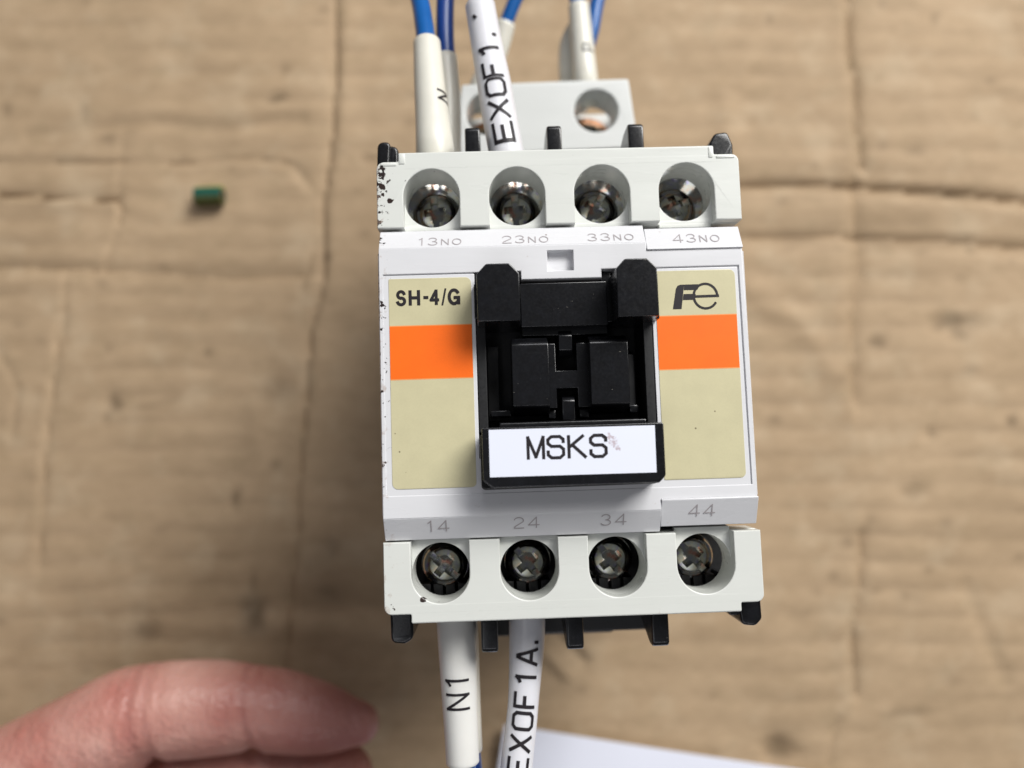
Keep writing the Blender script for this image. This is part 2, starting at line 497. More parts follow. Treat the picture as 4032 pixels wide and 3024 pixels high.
GL = {
 '1': (0.62, [[(0.18, 0.80), (0.30, 0.86), (0.42, 1.0), (0.42, 0.0)]]),
 '2': (0.80, [arc(0.4, 0.71, 0.36, 0.29, 165, -25, 12) + [(0.1, 0.16), (0.04, 0.0), (0.78, 0.0)]]),
 '3': (0.80, [arc(0.38, 0.75, 0.33, 0.25, 160, -90, 12) + arc(0.38, 0.25, 0.38, 0.25, 90, -160, 14)[1:]]),
 '4': (0.84, [[(0.62, 0.0), (0.62, 1.0), (0.0, 0.27), (0.84, 0.27)]]),
 'N': (0.80, [[(0.04, 0.0), (0.04, 1.0), (0.76, 0.0), (0.76, 1.0)]]),
 'O': (0.92, [arc(0.46, 0.5, 0.45, 0.5, 90, 450, 26)]),
 'D': (0.80, [[(0.16, 0.0), (0.0, 0.16), (0.0, 0.84), (0.16, 1.0), (0.62, 1.0), (0.78, 0.84), (0.78, 0.16), (0.62, 0.0), (0.16, 0.0)]]),
 'M': (0.74, [[(0.05, 0.0), (0.05, 1.0), (0.37, 0.06), (0.69, 1.0), (0.69, 0.0)]]),
 'S': (0.74, [[(0.70, 0.74), (0.70, 0.86), (0.55, 1.0), (0.19, 1.0), (0.04, 0.86), (0.04, 0.68), (0.19, 0.54), (0.55, 0.54), (0.70, 0.40), (0.70, 0.14), (0.55, 0.0), (0.19, 0.0), (0.04, 0.14), (0.04, 0.30)]]),
 'K': (0.74, [[(0.06, 0.0), (0.06, 1.0)], [(0.62, 1.0), (0.10, 0.50)], [(0.20, 0.58), (0.70, 0.0)]]),
 'E': (0.70, [[(0.70, 0.0), (0.02, 0.0), (0.02, 1.0), (0.70, 1.0)], [(0.04, 0.52), (0.55, 0.52)]]),
 'F': (0.66, [[(0.02, 0.0), (0.02, 1.0), (0.68, 1.0)], [(0.04, 0.5), (0.5, 0.5)]]),
 'X': (0.72, [[(0.0, 0.0), (0.70, 1.0)], [(0.0, 1.0), (0.70, 0.0)]]),
 'A': (0.80, [[(0.0, 0.0), (0.36, 1.0), (0.44, 1.0), (0.80, 0.0)], [(0.18, 0.30), (0.62, 0.30)]]),
 'P': (0.66, [[(0.04, 0.0), (0.04, 1.0), (0.45, 1.0), (0.64, 0.86), (0.64, 0.62), (0.45, 0.48), (0.04, 0.48)]]),
 '.': (0.30, [[(0.1, 0.0), (0.1, 0.11)]]),
 "'": (0.25, [[(0.05, 0.90), (0.16, 1.0)]]),
 '-': (0.4, [[(0.0, 0.45), (0.36, 0.45)]]),
}

def ribbon(pl, w, maxlen):
    """mitred strip of width w along a polyline -> rows of left / right points"""
    pts = [Vector(pl[0])]
    for a, b in zip(pl, pl[1:]):
        a, b = Vector(a), Vector(b)
        n = max(1, int(math.ceil((b - a).length / maxlen)))
        for k in range(1, n + 1): pts.append(a.lerp(b, k / n))
    rows = []
    n = len(pts)
    closed = (pts[0] - pts[-1]).length < 1e-6
    for i in range(n):
        if closed:
            p = pts[i - 1] if i > 0 else pts[-2]; q = pts[i + 1] if i < n - 1 else pts[1]
        else:
            p = pts[max(i - 1, 0)]; q = pts[min(i + 1, n - 1)]
        d0 = (pts[i] - p); d1 = (q - pts[i])
        if d0.length < 1e-9: d0 = d1
        if d1.length < 1e-9: d1 = d0
        d0 = d0.normalized(); d1 = d1.normalized()
        n0 = Vector((-d0.y, d0.x)); n1 = Vector((-d1.y, d1.x))
        m = (n0 + n1)
        m = m.normalized() if m.length > 1e-6 else n0
        k = min(1.0 / max(m.dot(n0), 0.3), 2.2)
        c = pts[i].copy()
        if not closed and i == 0: c -= d1 * w * 0.35
        if not closed and i == n - 1: c += d0 * w * 0.35
        rows.append((c + m * (w / 2 * k), c - m * (w / 2 * k)))
    return rows

def split_sharp(pl):
    """cut a stroke where it turns back sharply, so each leg keeps its full width"""
    out = [[pl[0]]]
    for i in range(1, len(pl)):
        out[-1].append(pl[i])
        if i < len(pl) - 1:
            a = Vector(pl[i]) - Vector(pl[i - 1]); b = Vector(pl[i + 1]) - Vector(pl[i])
            if a.length > 1e-6 and b.length > 1e-6 and a.angle(b) > R(100): out.append([pl[i]])
    return out

def letters(text, h, w, sx=1.0, gap=0.3, maxlen=0.3, small='', smallk=0.78, advance=None):
    """flat stroke text -> list of strips of rows in mm, left-bottom at 0,0"""
    x = 0.0; strips = []
    for ch in text:
        if ch == ' ': x += h * 0.5; continue
        wd, st = GL[ch]
        k = h * (smallk if ch in small else 1.0)
        for pl in [q for p_ in st for q in split_sharp(p_)]:
            strips.append(ribbon([(x + px * k * sx, py * k) for px, py in pl], w, maxlen))
        x += (advance if advance else wd * k * sx + gap * h)
    return strips, x

def strips_mesh(strips, f):
    V, F = [], []
    for si, rows in enumerate(strips):
        k0 = len(V)
        for a, b in rows:
            V.append(tuple(f(a.x, a.y, si))); V.append(tuple(f(b.x, b.y, si)))
        for i in range(len(rows) - 1):
            F.append((k0 + 2 * i, k0 + 2 * i + 1, k0 + 2 * i + 3, k0 + 2 * i + 2))
    return V, F

def thing(name, label, cat, loc=(0, 0, -H0), group=None):
    o = bpy.data.objects.new(name, None); col.objects.link(o)
    o.empty_display_size = 0.01
    o.location = Vector((loc[0], loc[1], loc[2] + H0)) * MM
    o['label'] = label; o['category'] = cat
    if group: o['group'] = group
    return o

# ================================================================== cardboard (setting)
def seg_dist(px, py, pts):
    best = np.full(px.shape, 1e9); side = np.zeros(px.shape)
    for (x0, y0), (x1, y1) in zip(pts, pts[1:]):
        dx, dy = x1 - x0, y1 - y0; L = dx * dx + dy * dy
        t = np.clip(((px - x0) * dx + (py - y0) * dy) / L, 0, 1)
        d = np.hypot(px - x0 - t * dx, py - y0 - t * dy)
        s = np.sign((px - x0) * dy - (py - y0) * dx)
        side = np.where(d < best, s, side); best = np.minimum(best, d)
    return best, side

def build_cardboard():
    st = 0.8
    xs = np.arange(-210, 210.01, st); ys = np.arange(-170, 190.01, st)
    X, Y = np.meshgrid(xs, ys)
    rng = np.random.RandomState(3)
    def smooth_noise(s, seed):
        r = np.random.RandomState(seed)
        nx, ny = int(420 / s) + 4, int(360 / s) + 4
        g = r.rand(ny, nx)
        u = (X + 210) / s; v = (Y + 170) / s
        i = u.astype(int); j = v.astype(int); fu = u - i; fv = v - j
        fu = fu * fu * (3 - 2 * fu); fv = fv * fv * (3 - 2 * fv)
        return (g[j, i] * (1 - fu) * (1 - fv) + g[j, i + 1] * fu * (1 - fv) + g[j + 1, i] * (1 - fu) * fv + g[j + 1, i + 1] * fu * fv) - 0.5
    warp = smooth_noise(45, 1) * 2.6 + smooth_noise(17, 2) * 1.0 + smooth_noise(8, 3) * 0.3
    amp = np.clip(0.58 + smooth_noise(26, 5) * 1.3 + smooth_noise(9, 6) * 0.6, 0.05, 1.2)
    ph = (Y + warp + X * 0.035) / 5.7
    Z = 0.095 * amp * np.cos(2 * np.pi * ph)
    fr = ph - np.floor(ph) - 0.5
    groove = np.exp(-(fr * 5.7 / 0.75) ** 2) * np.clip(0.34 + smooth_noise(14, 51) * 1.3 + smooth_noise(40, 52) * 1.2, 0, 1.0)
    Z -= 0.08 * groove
    S = 0.13 * groove + 0.07 * amp * np.clip(-np.cos(2 * np.pi * ph) ** 3 + smooth_noise(6, 9) * 1.3, 0, 1)  # darker colour along the groove valleys
    Z += smooth_noise(60, 11) * 1.6 + smooth_noise(22, 12) * 1.0 + smooth_noise(7, 13) * 0.35 + smooth_noise(3, 14) * 0.1
    def crease(pts, depth, width, darkness, step=0.0):
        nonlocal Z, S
        width *= 0.8; depth *= 0.9; darkness *= 0.72
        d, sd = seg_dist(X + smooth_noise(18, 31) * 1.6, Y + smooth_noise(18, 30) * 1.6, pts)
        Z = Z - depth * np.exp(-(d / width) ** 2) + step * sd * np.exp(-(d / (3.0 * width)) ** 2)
        S = np.maximum(S, darkness * np.exp(-(d / (width * 0.9)) ** 2) * np.clip(0.8 + smooth_noise(9, 77) * 0.8, 0.4, 1.2))  # darker colour along each crease line
    # long fold lines
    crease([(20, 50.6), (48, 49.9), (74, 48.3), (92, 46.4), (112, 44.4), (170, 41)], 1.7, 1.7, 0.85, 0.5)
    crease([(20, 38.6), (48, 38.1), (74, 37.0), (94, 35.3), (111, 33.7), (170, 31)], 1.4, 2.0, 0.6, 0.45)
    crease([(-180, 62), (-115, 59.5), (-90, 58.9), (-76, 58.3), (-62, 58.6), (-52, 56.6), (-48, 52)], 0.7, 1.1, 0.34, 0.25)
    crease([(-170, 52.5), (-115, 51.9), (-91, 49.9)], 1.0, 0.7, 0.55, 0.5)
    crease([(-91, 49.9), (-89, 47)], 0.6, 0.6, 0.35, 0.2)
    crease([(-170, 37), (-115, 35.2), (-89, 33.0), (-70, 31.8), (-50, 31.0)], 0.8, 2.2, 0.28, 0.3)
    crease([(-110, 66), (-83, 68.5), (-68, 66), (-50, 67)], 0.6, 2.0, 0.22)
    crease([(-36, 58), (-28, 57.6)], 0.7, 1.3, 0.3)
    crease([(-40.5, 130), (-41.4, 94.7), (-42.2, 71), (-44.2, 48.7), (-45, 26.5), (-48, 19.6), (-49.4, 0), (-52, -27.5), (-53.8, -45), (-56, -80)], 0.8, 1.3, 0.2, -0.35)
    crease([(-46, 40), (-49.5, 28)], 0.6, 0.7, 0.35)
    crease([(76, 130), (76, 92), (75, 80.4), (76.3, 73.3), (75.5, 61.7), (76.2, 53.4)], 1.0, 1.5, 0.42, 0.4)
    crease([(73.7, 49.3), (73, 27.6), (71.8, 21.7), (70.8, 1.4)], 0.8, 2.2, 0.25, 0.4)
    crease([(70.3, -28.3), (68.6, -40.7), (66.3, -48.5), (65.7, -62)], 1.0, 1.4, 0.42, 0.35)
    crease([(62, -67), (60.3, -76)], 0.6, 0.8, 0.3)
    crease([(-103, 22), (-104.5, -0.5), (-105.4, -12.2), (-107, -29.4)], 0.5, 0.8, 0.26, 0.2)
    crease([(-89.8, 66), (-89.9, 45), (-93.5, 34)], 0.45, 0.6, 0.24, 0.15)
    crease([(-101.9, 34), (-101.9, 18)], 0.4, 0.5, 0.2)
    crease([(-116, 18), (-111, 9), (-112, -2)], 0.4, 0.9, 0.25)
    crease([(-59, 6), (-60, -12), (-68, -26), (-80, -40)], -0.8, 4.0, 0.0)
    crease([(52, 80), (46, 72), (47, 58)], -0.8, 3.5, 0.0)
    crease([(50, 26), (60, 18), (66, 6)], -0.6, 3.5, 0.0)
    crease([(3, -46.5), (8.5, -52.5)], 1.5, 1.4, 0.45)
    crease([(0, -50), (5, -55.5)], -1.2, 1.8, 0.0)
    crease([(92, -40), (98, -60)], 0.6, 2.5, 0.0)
    # dents, knots and stains  (x, y, rx, ry, strength, depth)
    for x, y, rx, ry, s, d in [(99, 33.8, 1.3, 1.8, .5, .4), (93.8, 17.3, 4.2, 1.6, .62, .9), (95.5, 15.2, 2.2, 1.8, .5, .6), (88.3, 57, 2.4, 1.6, .34, .3),
            (76.6, 13.4, 1.6, 1.6, .5, .5), (104.9, -5.3, 1.5, 1.4, .55, .5), (86.9, -6.7, 1.2, 1.4, .45, .4), (67, -30.5, 2.0, 1.4, .35, .3),
            (49.5, -72.9, 3.0, 2.4, .6, 1.6), (-61, -40.6, 2.8, 4.6, .8, .2), (-61, -34.5, 1.2, 2.0, .4, .1), (-84, -44, 3.6, 2.4, .45, .3),
            (-55.7, 6.6, 3.6, 3.4, .38, 1.2), (-90.5, 5.3, 1.6, 1.5, .6, .5), (-91.6, 2.2, .8, 1.6, .4, .3), (-70.7, 15.4, 1.3, 1.0, .5, .4), (-64.4, -16.3, 1.2, 2.0, .5, .5),
            (-55, 71.7, 2.2, 1.1, .62, .4), (-98.3, 70.5, 1.1, 2.4, .4, .3), (-81.1, 34, .8, .9, .4, .2), (-94, 31, 1.6, 1.8, .2, .4),
            (-115, 71.6, 1.4, 1.2, .4, .2), (-54, 79, 1.2, 1.2, .3, .2), (-44.5, 35.5, 1.0, 1.0, .5, .3), (81, -43, 1.5, 1.5, .1, .3), (77.8, -66.3, 5.5, .9, .4, .2),
            (-90, -19, 3, .9, .2, .1), (-80, -22, 3, .9, .18, .1), (-78, 5.5, 4, .8, .3, .1), (-83, 4.5, 4, .8, .25, .1), (55, -45, 2, 1.4, .2, .2), (88, -60, 3, 1, .2, .1),
            (-92, 17, 1.1, 1.1, .3, .2), (-44, -27, 2.6, 1.8, .3, .2), (-45, -37, 2.4, 1.4, .3, .2), (-44.5, -28, 1.2, 1.1, .35, .2), (110, 70, 3, 1, .15, .2),
            (45, -35, 2.4, .8, .3, .2), (84, 92, 1.2, 1.6, .3, .2), (96, 88, 1.1, 1.7, .35, .2), (57, 88, .9, 1.4, .3, .2), (82, -20, 3, 1.6, .28, .7)]:
        q = ((X - x + smooth_noise(3, 41) * 1.6) / rx) ** 2 + ((Y - y + smooth_noise(3, 42) * 1.6) / ry) ** 2
        g = np.exp(-q ** 1.3)
        Z -= d * np.exp(-q * 0.7); S = np.maximum(S, s * g)
    for k in range(170):
        x, y = rng.uniform(-150, 150), rng.uniform(-110, 130); r_ = rng.uniform(0.5, 1.3)
        q = ((X - x) / r_ / rng.uniform(.8, 2.2)) ** 2 + ((Y - y) / r_) ** 2
        m_ = q < 9
        S[m_] = np.maximum(S[m_], rng.uniform(.15, .45) * np.exp(-q[m_]))
    # the sheet is pressed flat under the relay
    flat_ = np.clip((np.maximum(np.abs(X) - 24, np.abs(Y) - 34)) / 10, 0, 1)
    Z = np.minimum(Z, 1.2) * flat_ - 1.2
    ny, nx = X.shape
    verts = np.stack([X * MM, Y * MM, Z * MM], -1).reshape(-1, 3)
    idx = np.arange(nx * ny).reshape(ny, nx)
    quads = np.stack([idx[:-1, :-1], idx[:-1, 1:], idx[1:, 1:], idx[1:, :-1]], -1).reshape(-1, 4)
    # rim and underside, 5 mm thick
    rim = list(idx[0, :]) + list(idx[1:, -1]) + list(idx[-1, ::-1][1:]) + list(idx[::-1, 0][1:-1])
    low = verts[rim].copy(); low[:, 2] = -6.5 * MM
    base = len(verts)
    verts = np.concatenate([verts, low])
    F = [tuple(map(int, q)) for q in quads]
    n = len(rim)
    F += [(int(rim[(i + 1) % n]), int(rim[i]), base + i, base + (i + 1) % n) for i in range(n)]
    F.append(tuple(base + i for i in range(n))[::-1])
    me = bpy.data.meshes.new('cardboard_sheet')
    me.from_pydata([tuple(v) for v in verts], [], F)
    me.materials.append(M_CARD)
    a = me.attributes.new('darkness', 'FLOAT', 'POINT')  # stains, plus the darker valleys and creases
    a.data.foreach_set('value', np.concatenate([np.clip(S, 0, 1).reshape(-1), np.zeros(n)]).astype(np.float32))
    me.polygons.foreach_set('use_smooth', [True] * len(me.polygons))
    me.set_sharp_from_angle(angle=R(50))
    me.update()
    o = bpy.data.objects.new('cardboard_sheet', me); col.objects.link(o)
    o['kind'] = 'structure'
    return o
build_cardboard()
BZ = -H0 - 1.2 + 0.4   # typical top of the sheet

# ================================================================== the relay
relay = thing('relay', 'white and black screw-terminal relay with orange-striped cream labels, standing on the cardboard', 'relay')

HX = [-15.25, -5.1, 5.03, 15.15]
HR = 3.32
YT, YB = 22.12, -21.88

# --- terminal covers
def terminal_cover(sgn, yc, y_edge, y_sh, y_mid, mx0, mx1, labelled):
    e, s_, m_ = y_edge, y_sh, y_mid
    ins = 0.0
    pts = []
    # outline, finger side first (edge e), with a U-shaped channel below every hole
    seq = []
    x0, x1 = -21.7, 21.62
    seq.append((x0, e, 0.25))
    for hx in HX:
        for kk, xx in ((0, hx - HR), (1, hx + HR)):
            pass
    outline = [(x0, e)]
    for hx in HX:
        a = arc(hx, yc, HR, HR, 180 if sgn > 0 else 180, 0 if sgn > 0 else 360, 24)
        outline.append((hx - HR, e))
        outline += a
        outline.append((hx + HR, e))
    outline.append((x1, e))
    rest = rpoly([(x1, e, 0), (x1, s_, 0.9), (mx1, s_, 0.15), (mx1, m_, 0.2), (mx0, m_, 0.2), (mx0, s_, 0.15), (x0, s_, 0.9), (x0, e, 0)])
    body = rest[1:-1] if abs(rest[0][0] - x1) < 1e-6 else rest
    loopA = outline + body
    if sgn < 0: loopA = loopA
    A = plate([loopA], -2.3, 0.0, 0.16)
    k = 0.05
    B_out = rpoly([(x0 + k, e - sgn * 0.06, 0.1), (x1 - k, e - sgn * 0.06, 0.1), (x1 - k, s_ - sgn * k, 0.9), (mx1 - k, s_ - sgn * k, 0.1), (mx1 - k, m_ - sgn * k, 0.2),
                   (mx0 + k, m_ - sgn * k, 0.2), (mx0 + k, s_ - sgn * k, 0.1), (x0 + k, s_ - sgn * k, 0.9)])
    B = plate([B_out] + [circle(hx, yc, HR + 0.012, 64) for hx in HX], -5.4, -1.6, 0.06, 1)
    return mk('terminal_cover', *join(A, B), M_IVORY, relay, 30)

terminal_cover(+1, YT, 18.42, 26.42, 27.50, -19.1, 18.66, True)
terminal_cover(-1, YB, -18.22, -26.32, -27.33, -18.65, 18.95, True)

mk('cover_tab', *box(12.0, 18.5, -18.4, -17.78, -3.0, -1.58, 0.1), M_IVORY, relay)
mk('cover_tab', *box(12.0, 18.3, 17.98, 18.5, -3.0, -1.58, 0.1), M_IVORY, relay)
# little retaining ribs at the notches of the covers
for q in ((-19.0, -18.3, 26.1, 27.35), (-21.2, -19.3, 25.9, 26.25), (18.0, 18.5, 26.0, 27.3), (18.9, 21.1, 25.9, 26.2)):
    mk('cover_rib', *box(*q, -0.4, 0.1, 0.08), M_IVORY, relay)

# --- screws
def lathe(profile, seg=48):
    V, F = [], []
    for r_, z in profile:
        for k in range(seg):
            a = 2 * math.pi * k / seg
            V.append((r_ * math.cos(a), r_ * math.sin(a), z))
    for i in range(len(profile) - 1):
        for k in range(seg):
            F.append((i * seg + k, i * seg + (k + 1) % seg, (i + 1) * seg + (k + 1) % seg, (i + 1) * seg + k))
    F.append(tuple(range(seg))[::-1]); F.append(tuple((len(profile) - 1) * seg + k for k in range(seg)))
    return V, F

def screw_head_mesh():
    prof = [(1.6, -3.5), (1.6, -2.2), (2.72, -2.2), (2.80, -1.85), (2.76, -1.4), (2.58, -0.98), (2.28, -0.64), (1.85, -0.36), (1.3, -0.15), (0.75, -0.04), (0.3, 0.0)]
    hv, hf = lathe(prof, 56)
    def tmp(v, f):
        me = bpy.data.meshes.new('t'); me.from_pydata(v, [], f); me.update()
        bm = bmesh.new(); bm.from_mesh(me); bmesh.ops.recalc_face_normals(bm, faces=bm.faces[:]); bm.to_mesh(me); bm.free()
        o = bpy.data.objects.new('t', me); col.objects.link(o); return o
    head = tmp(hv, hf)
    # cross recess, tapering towards its floor, and a through slot
    def cross(w, L, z): return [(w, L, z), (w, w, z), (L, w, z), (L, -w, z), (w, -w, z), (w, -L, z), (-w, -L, z), (-w, -w, z), (-L, -w, z), (-L, w, z), (-w, w, z), (-w, L, z)]
    cv = cross(0.52, 1.62, 0.3) + cross(0.40, 1.05, -1.15)
    cf = [tuple(range(12))[::-1], tuple(range(12, 24))] + [(i, (i + 1) % 12, 12 + (i + 1) % 12, 12 + i) for i in range(12)]
    c = tmp(cv, cf)
    sv, sf = box(-2.15, 2.15, -0.40, 0.40, -0.66, 0.5, 0)
    s = tmp(sv, sf)
    for cutter in (c, s):
        md = head.modifiers.new('b', 'BOOLEAN'); md.object = cutter; md.operation = 'DIFFERENCE'; md.solver = 'EXACT'
    dg = bpy.context.evaluated_depsgraph_get()
    me = bpy.data.meshes.new_from_object(head.evaluated_get(dg))
    for o in (head, c, s): bpy.data.objects.remove(o)
    bm = bmesh.new(); bm.from_mesh(me)
    bmesh.ops.scale(bm, vec=(MM, MM, MM), verts=bm.verts[:]); bm.to_mesh(me); bm.free()
    me.name = 'screw_head'
    me.materials.clear(); me.materials.append(M_CHROME)
    finish(me, 32)
    return me
ME_HEAD = screw_head_mesh()

def scaled_mesh(name, v, f, mat, smooth=32):
    me = bpy.data.meshes.new(name); me.from_pydata([(x * MM, y * MM, z * MM) for x, y, z in v], [], f)
    me.materials.append(mat); me.update(); finish(me, smooth); return me
ME_WASHER2 = scaled_mesh('flat_washer', *lathe([(1.5, -3.2), (3.0, -3.2), (3.05, -3.0), (2.95, -2.4), (2.85, -2.3), (1.8, -2.25)], 56), M_CHROME)
ME_WASHER = scaled_mesh('washer', *lathe([(1.5, -3.2), (4.1, -3.2), (4.2, -1.0), (4.1, -1.05), (3.8, -1.2), (3.4, -1.40), (3.0, -1.58), (2.6, -1.74), (2.45, -2.1), (1.8, -2.25)], 56), M_CHROME)

def add_obj(name, me, parent, loc, rz=0.0, rx=0.0):
    o = bpy.data.objects.new(name, me); col.objects.link(o); o.parent = parent
    o.location = loc; o.rotation_euler = (rx, 0, rz); return o

for row, (yy, zz, rots) in enumerate(((YT, -6.1, (95, 92, 60, 20)), (YB, -6.1, (-42, -52, -55, -50)))):
    for i, hx in enumerate(HX):
        h = add_obj('terminal_screw', ME_HEAD, relay, Vector((hx - (0.0 if row else 0.05), yy, zz + H0)) * MM, R(rots[i]), R(2.0 if row else -3))
        w = add_obj('washer', ME_WASHER2 if row else ME_WASHER, h, (0, 0, 0), 0)

# --- black moulding under the covers: floor, partitions, barrier fins, pegs
V_, F_ = join(
    box(-20.9, 20.9, -17.4, 17.4, -40, -5.6, 0.3),
    box(-20.9, 20.9, -26.6, 26.6, -40, -11.2, 0.3),
    box(-20.8, 20.8, -30.0, 27.0, -80, -39.8, 0.5),
    box(-11.0, 7.6, -34.6, -26.4, -30, -24.5, 0.4),
    box(-4.5, 12.5, -33.4, -26.4, -36, -20.0, 0.4))
mk('base_moulding', V_, F_, M_BLACK2, relay)
# slotted comb at the outer end of every lower terminal chamber
for hx in HX:
    mk('clamp_comb', *join(*[box(hx - 2.9 + k * 1.5, hx - 1.75 + k * 1.5, -26.3, -24.1, -11.1, -7.0, 0.12) for k in range(4)]), M_BLACK2, relay)

fin_top = [(18.2, -20), (18.2, -5.6), (27.2, -5.6), (27.9, -3.0), (31.55, -3.0), (31.9, -3.6), (31.9, -6.5), (28.6, -20)]
fin_bot = [(-18.0, -24), (-18.0, -5.6), (-27.2, -5.6), (-27.8, -3.0), (-31.3, -3.0), (-31.7, -3.6), (-31.7, -5.0), (-27.9, -16), (-27.9, -24)]
for x0, x1 in ((-11.2, -9.3), (-1.06, 0.78), (9.02, 10.98)):
    mk('barrier_fin', *prism(fin_top, 'x', x0, x1, 0.3), M_BLACK, relay)
for x0, x1 in ((-10.9, -8.95), (-0.92, 1.1), (9.12, 11.15)):
    mk('barrier_fin', *prism(fin_bot, 'x', x0, x1, 0.3), M_BLACK, relay)
def peg(pts, z0, z1): return plate([rpoly(pts)], z0, z1, 0.3, 3)
mk('corner_peg', *join(peg([(-22.1, 24.5, .1), (-20.6, 24.5, .1), (-20.3, 30.0, .55), (-21.9, 30.05, .75)], -9, -2.7), peg([(-21.0, 24.5, .1), (-19.5, 24.5, .1), (-19.45, 29.6, .7), (-21, 29.8, .3)], -10, -3.3)), M_BLACK, relay)
mk('corner_peg', *join(peg([(18.9, 24.5, .1), (21.75, 24.5, .1), (21.9, 28.6, .8), (21.3, 30.3, .6), (19.7, 30.1, .7), (18.95, 28.8, .5)], -9, -2.7), prism([(25, -12), (25, -5), (28.7, -5), (26.6, -14)], 'x', 18.2, 19.4, 0.2)), M_BLACK, relay)
mk('corner_peg', *peg([(-21.5, -24.5, .1), (-18.8, -24.5, .1), (-18.75, -29.6, .9), (-19.8, -30.15, .4), (-21.35, -30.0, .7)], -10, -2.7), M_BLACK, relay)
mk('corner_peg', *join(peg([(19.2, -24.5, .1), (22.0, -24.5, .1), (22.1, -28.8, .7), (21.3, -29.6, .8), (19.6, -29.4, .7)], -10, -2.7),
                       prism([(-24, -18), (-24, -4), (-28.6, -4), (-28.2, -7), (-26.2, -15)], 'x', 18.6, 20.2, 0.25)), M_BLACK, relay)

# --- front cover: frame, sloping marker strips, slot
TON0, TON1 = -5.0, 4.4
outer = [(-21.5, -15.5), (10.1, -15.5), (10.1, -14.3), (21.15, -14.3), (21.05, 14.66), (9.8, 14.66), (9.8, 15.6), (-21.45, 15.6)]
hole = [(-21.0, -12.9), (20.62, -12.9), (20.5, 12.55), (TON1, 12.55), (TON1, 11.55), (TON0, 11.55), (TON0, 12.55), (-21.0, 12.55)]
slot = [(-1.85, 12.5 + 0.0), (1.18, 12.5), (1.18, 14.9), (-1.85, 14.9)]
frame_v = plate([outer, hole, slot], -3.2, 1.1, 0.12, 2)
slot_floor = box(-2.1, 1.4, 12.2, 15.2, -1.2, 0.0, 0.05)
backing = join(box(-21.2, -19.5, -14, 13, -0.2, 0.82, 0), box(19.5, 20.95, -14, 13, -0.2, 0.82, 0), box(-21, -10.6, 11.9, 13, -0.2, 0.81, 0), box(10.4, 20.9, 11.9, 13, -0.2, 0.81, 0))
# upper marker strip: left piece and the raised right piece
up_l = prism([(15.55, -3.0), (15.55, 1.06), (15.75, 1.02), (18.1, -0.55), (18.1, -3.0)], 'x', -21.45, 9.78, 0.1)
up_r = prism([(14.62, -2.8), (14.62, 1.28), (14.75, 1.32), (17.52, -0.1), (17.52, -2.8)], 'x', 9.82, 21.1, 0.1)
lo_l = prism([(-15.45, -3.0), (-15.45, 1.06), (-15.55, 1.02), (-18.05, -0.45), (-18.05, -3.0)], 'x', -21.5, 10.1, 0.1)
lo_r = prism([(-14.25, -2.8), (-14.25, 1.28), (-14.38, 1.34), (-17.46, -0.1), (-17.46, -2.8)], 'x', 10.12, 21.22, 0.1)
front = mk('front_cover', *join(frame_v, slot_floor, backing, up_l, up_r, lo_l, lo_r), M_WHITE, relay, 30)
# rounded cheek down the left side, vertical bead down the right
mk('side_cheek', *prism([(-21.62, -4.2), (-21.68, 0.3), (-21.35, 0.9), (-20.9, 0.9), (-20.9, -4.2)], 'y', -15.2, 15.3, 0.15), M_WHITE, relay, 40)
mk('side_cheek', *prism([(20.7, -4.2), (20.7, 0.8), (21.1, 0.8), (21.42, 0.4), (21.35, -4.2)], 'y', -14.2, 14.4, 0.12), M_WHITE, relay, 40)
# U-shaped insert that carries the labels
ins = [(-21.05, 12.43), (-10.42, 12.43), (-10.42, -9.0), (10.12, -9.0), (10.12, 12.43), (20.38, 12.43), (20.5, -12.98), (-21.05, -12.98)]
insert = mk('label_insert', *plate([rpoly([(x, y, 0.12) for x, y in ins], 3)], -3.4, 1.03, 0.08), M_WHITE, relay, 30)

# --- printed numbers on the marker strips
def on_plane(x0, ya, za, yb, zb, base_y, dz=0.05, skew=0.0):
    """flat lettering laid on the sloping strip that runs from (ya, za) to (yb, zb)"""
    sl = (zb - za) / (yb - ya)
    k = 1 / math.sqrt(1 + sl * sl)
    def f(x, y, si):
        yy = base_y + y * k
        return (x0 + x, yy, za + (yy - ya) * sl + dz + 0.002 * si)
    return f
for txt, x0, base, pl in (('13NO', -17.0, 15.98, (15.75, 1.02, 18.1, -0.55)), ('23NO', -7.05, 15.98, (15.75, 1.02, 18.1, -0.55)), ('33NO', 3.0, 15.98, (15.75, 1.02, 18.1, -0.55)), ('43NO', 13.05, 15.50, (14.75, 1.32, 17.52, -0.1))):
    st, w = letters(txt, 1.22, 0.115, 1.12, 0.36, 0.5, small='NO', smallk=0.80)
    mk('lettering', *strips_mesh(st, on_plane(x0, *pl, base)), M_GREYINK, front, None)
for txt, x0, base, pl in (('14', -16.75, -17.1, (-15.55, 1.02, -18.05, -0.45)), ('24', -6.75, -17.05, (-15.55, 1.02, -18.05, -0.45)), ('34', 3.2, -17.05, (-15.55, 1.02, -18.05, -0.45)), ('44', 13.3, -16.35, (-14.38, 1.34, -17.46, -0.1))):
    st, w = letters(txt, 1.45, 0.125, 1.0, 0.36, 0.5)
    mk('lettering', *strips_mesh(st, on_plane(x0, *pl, base)), M_GREYINK, front, None)

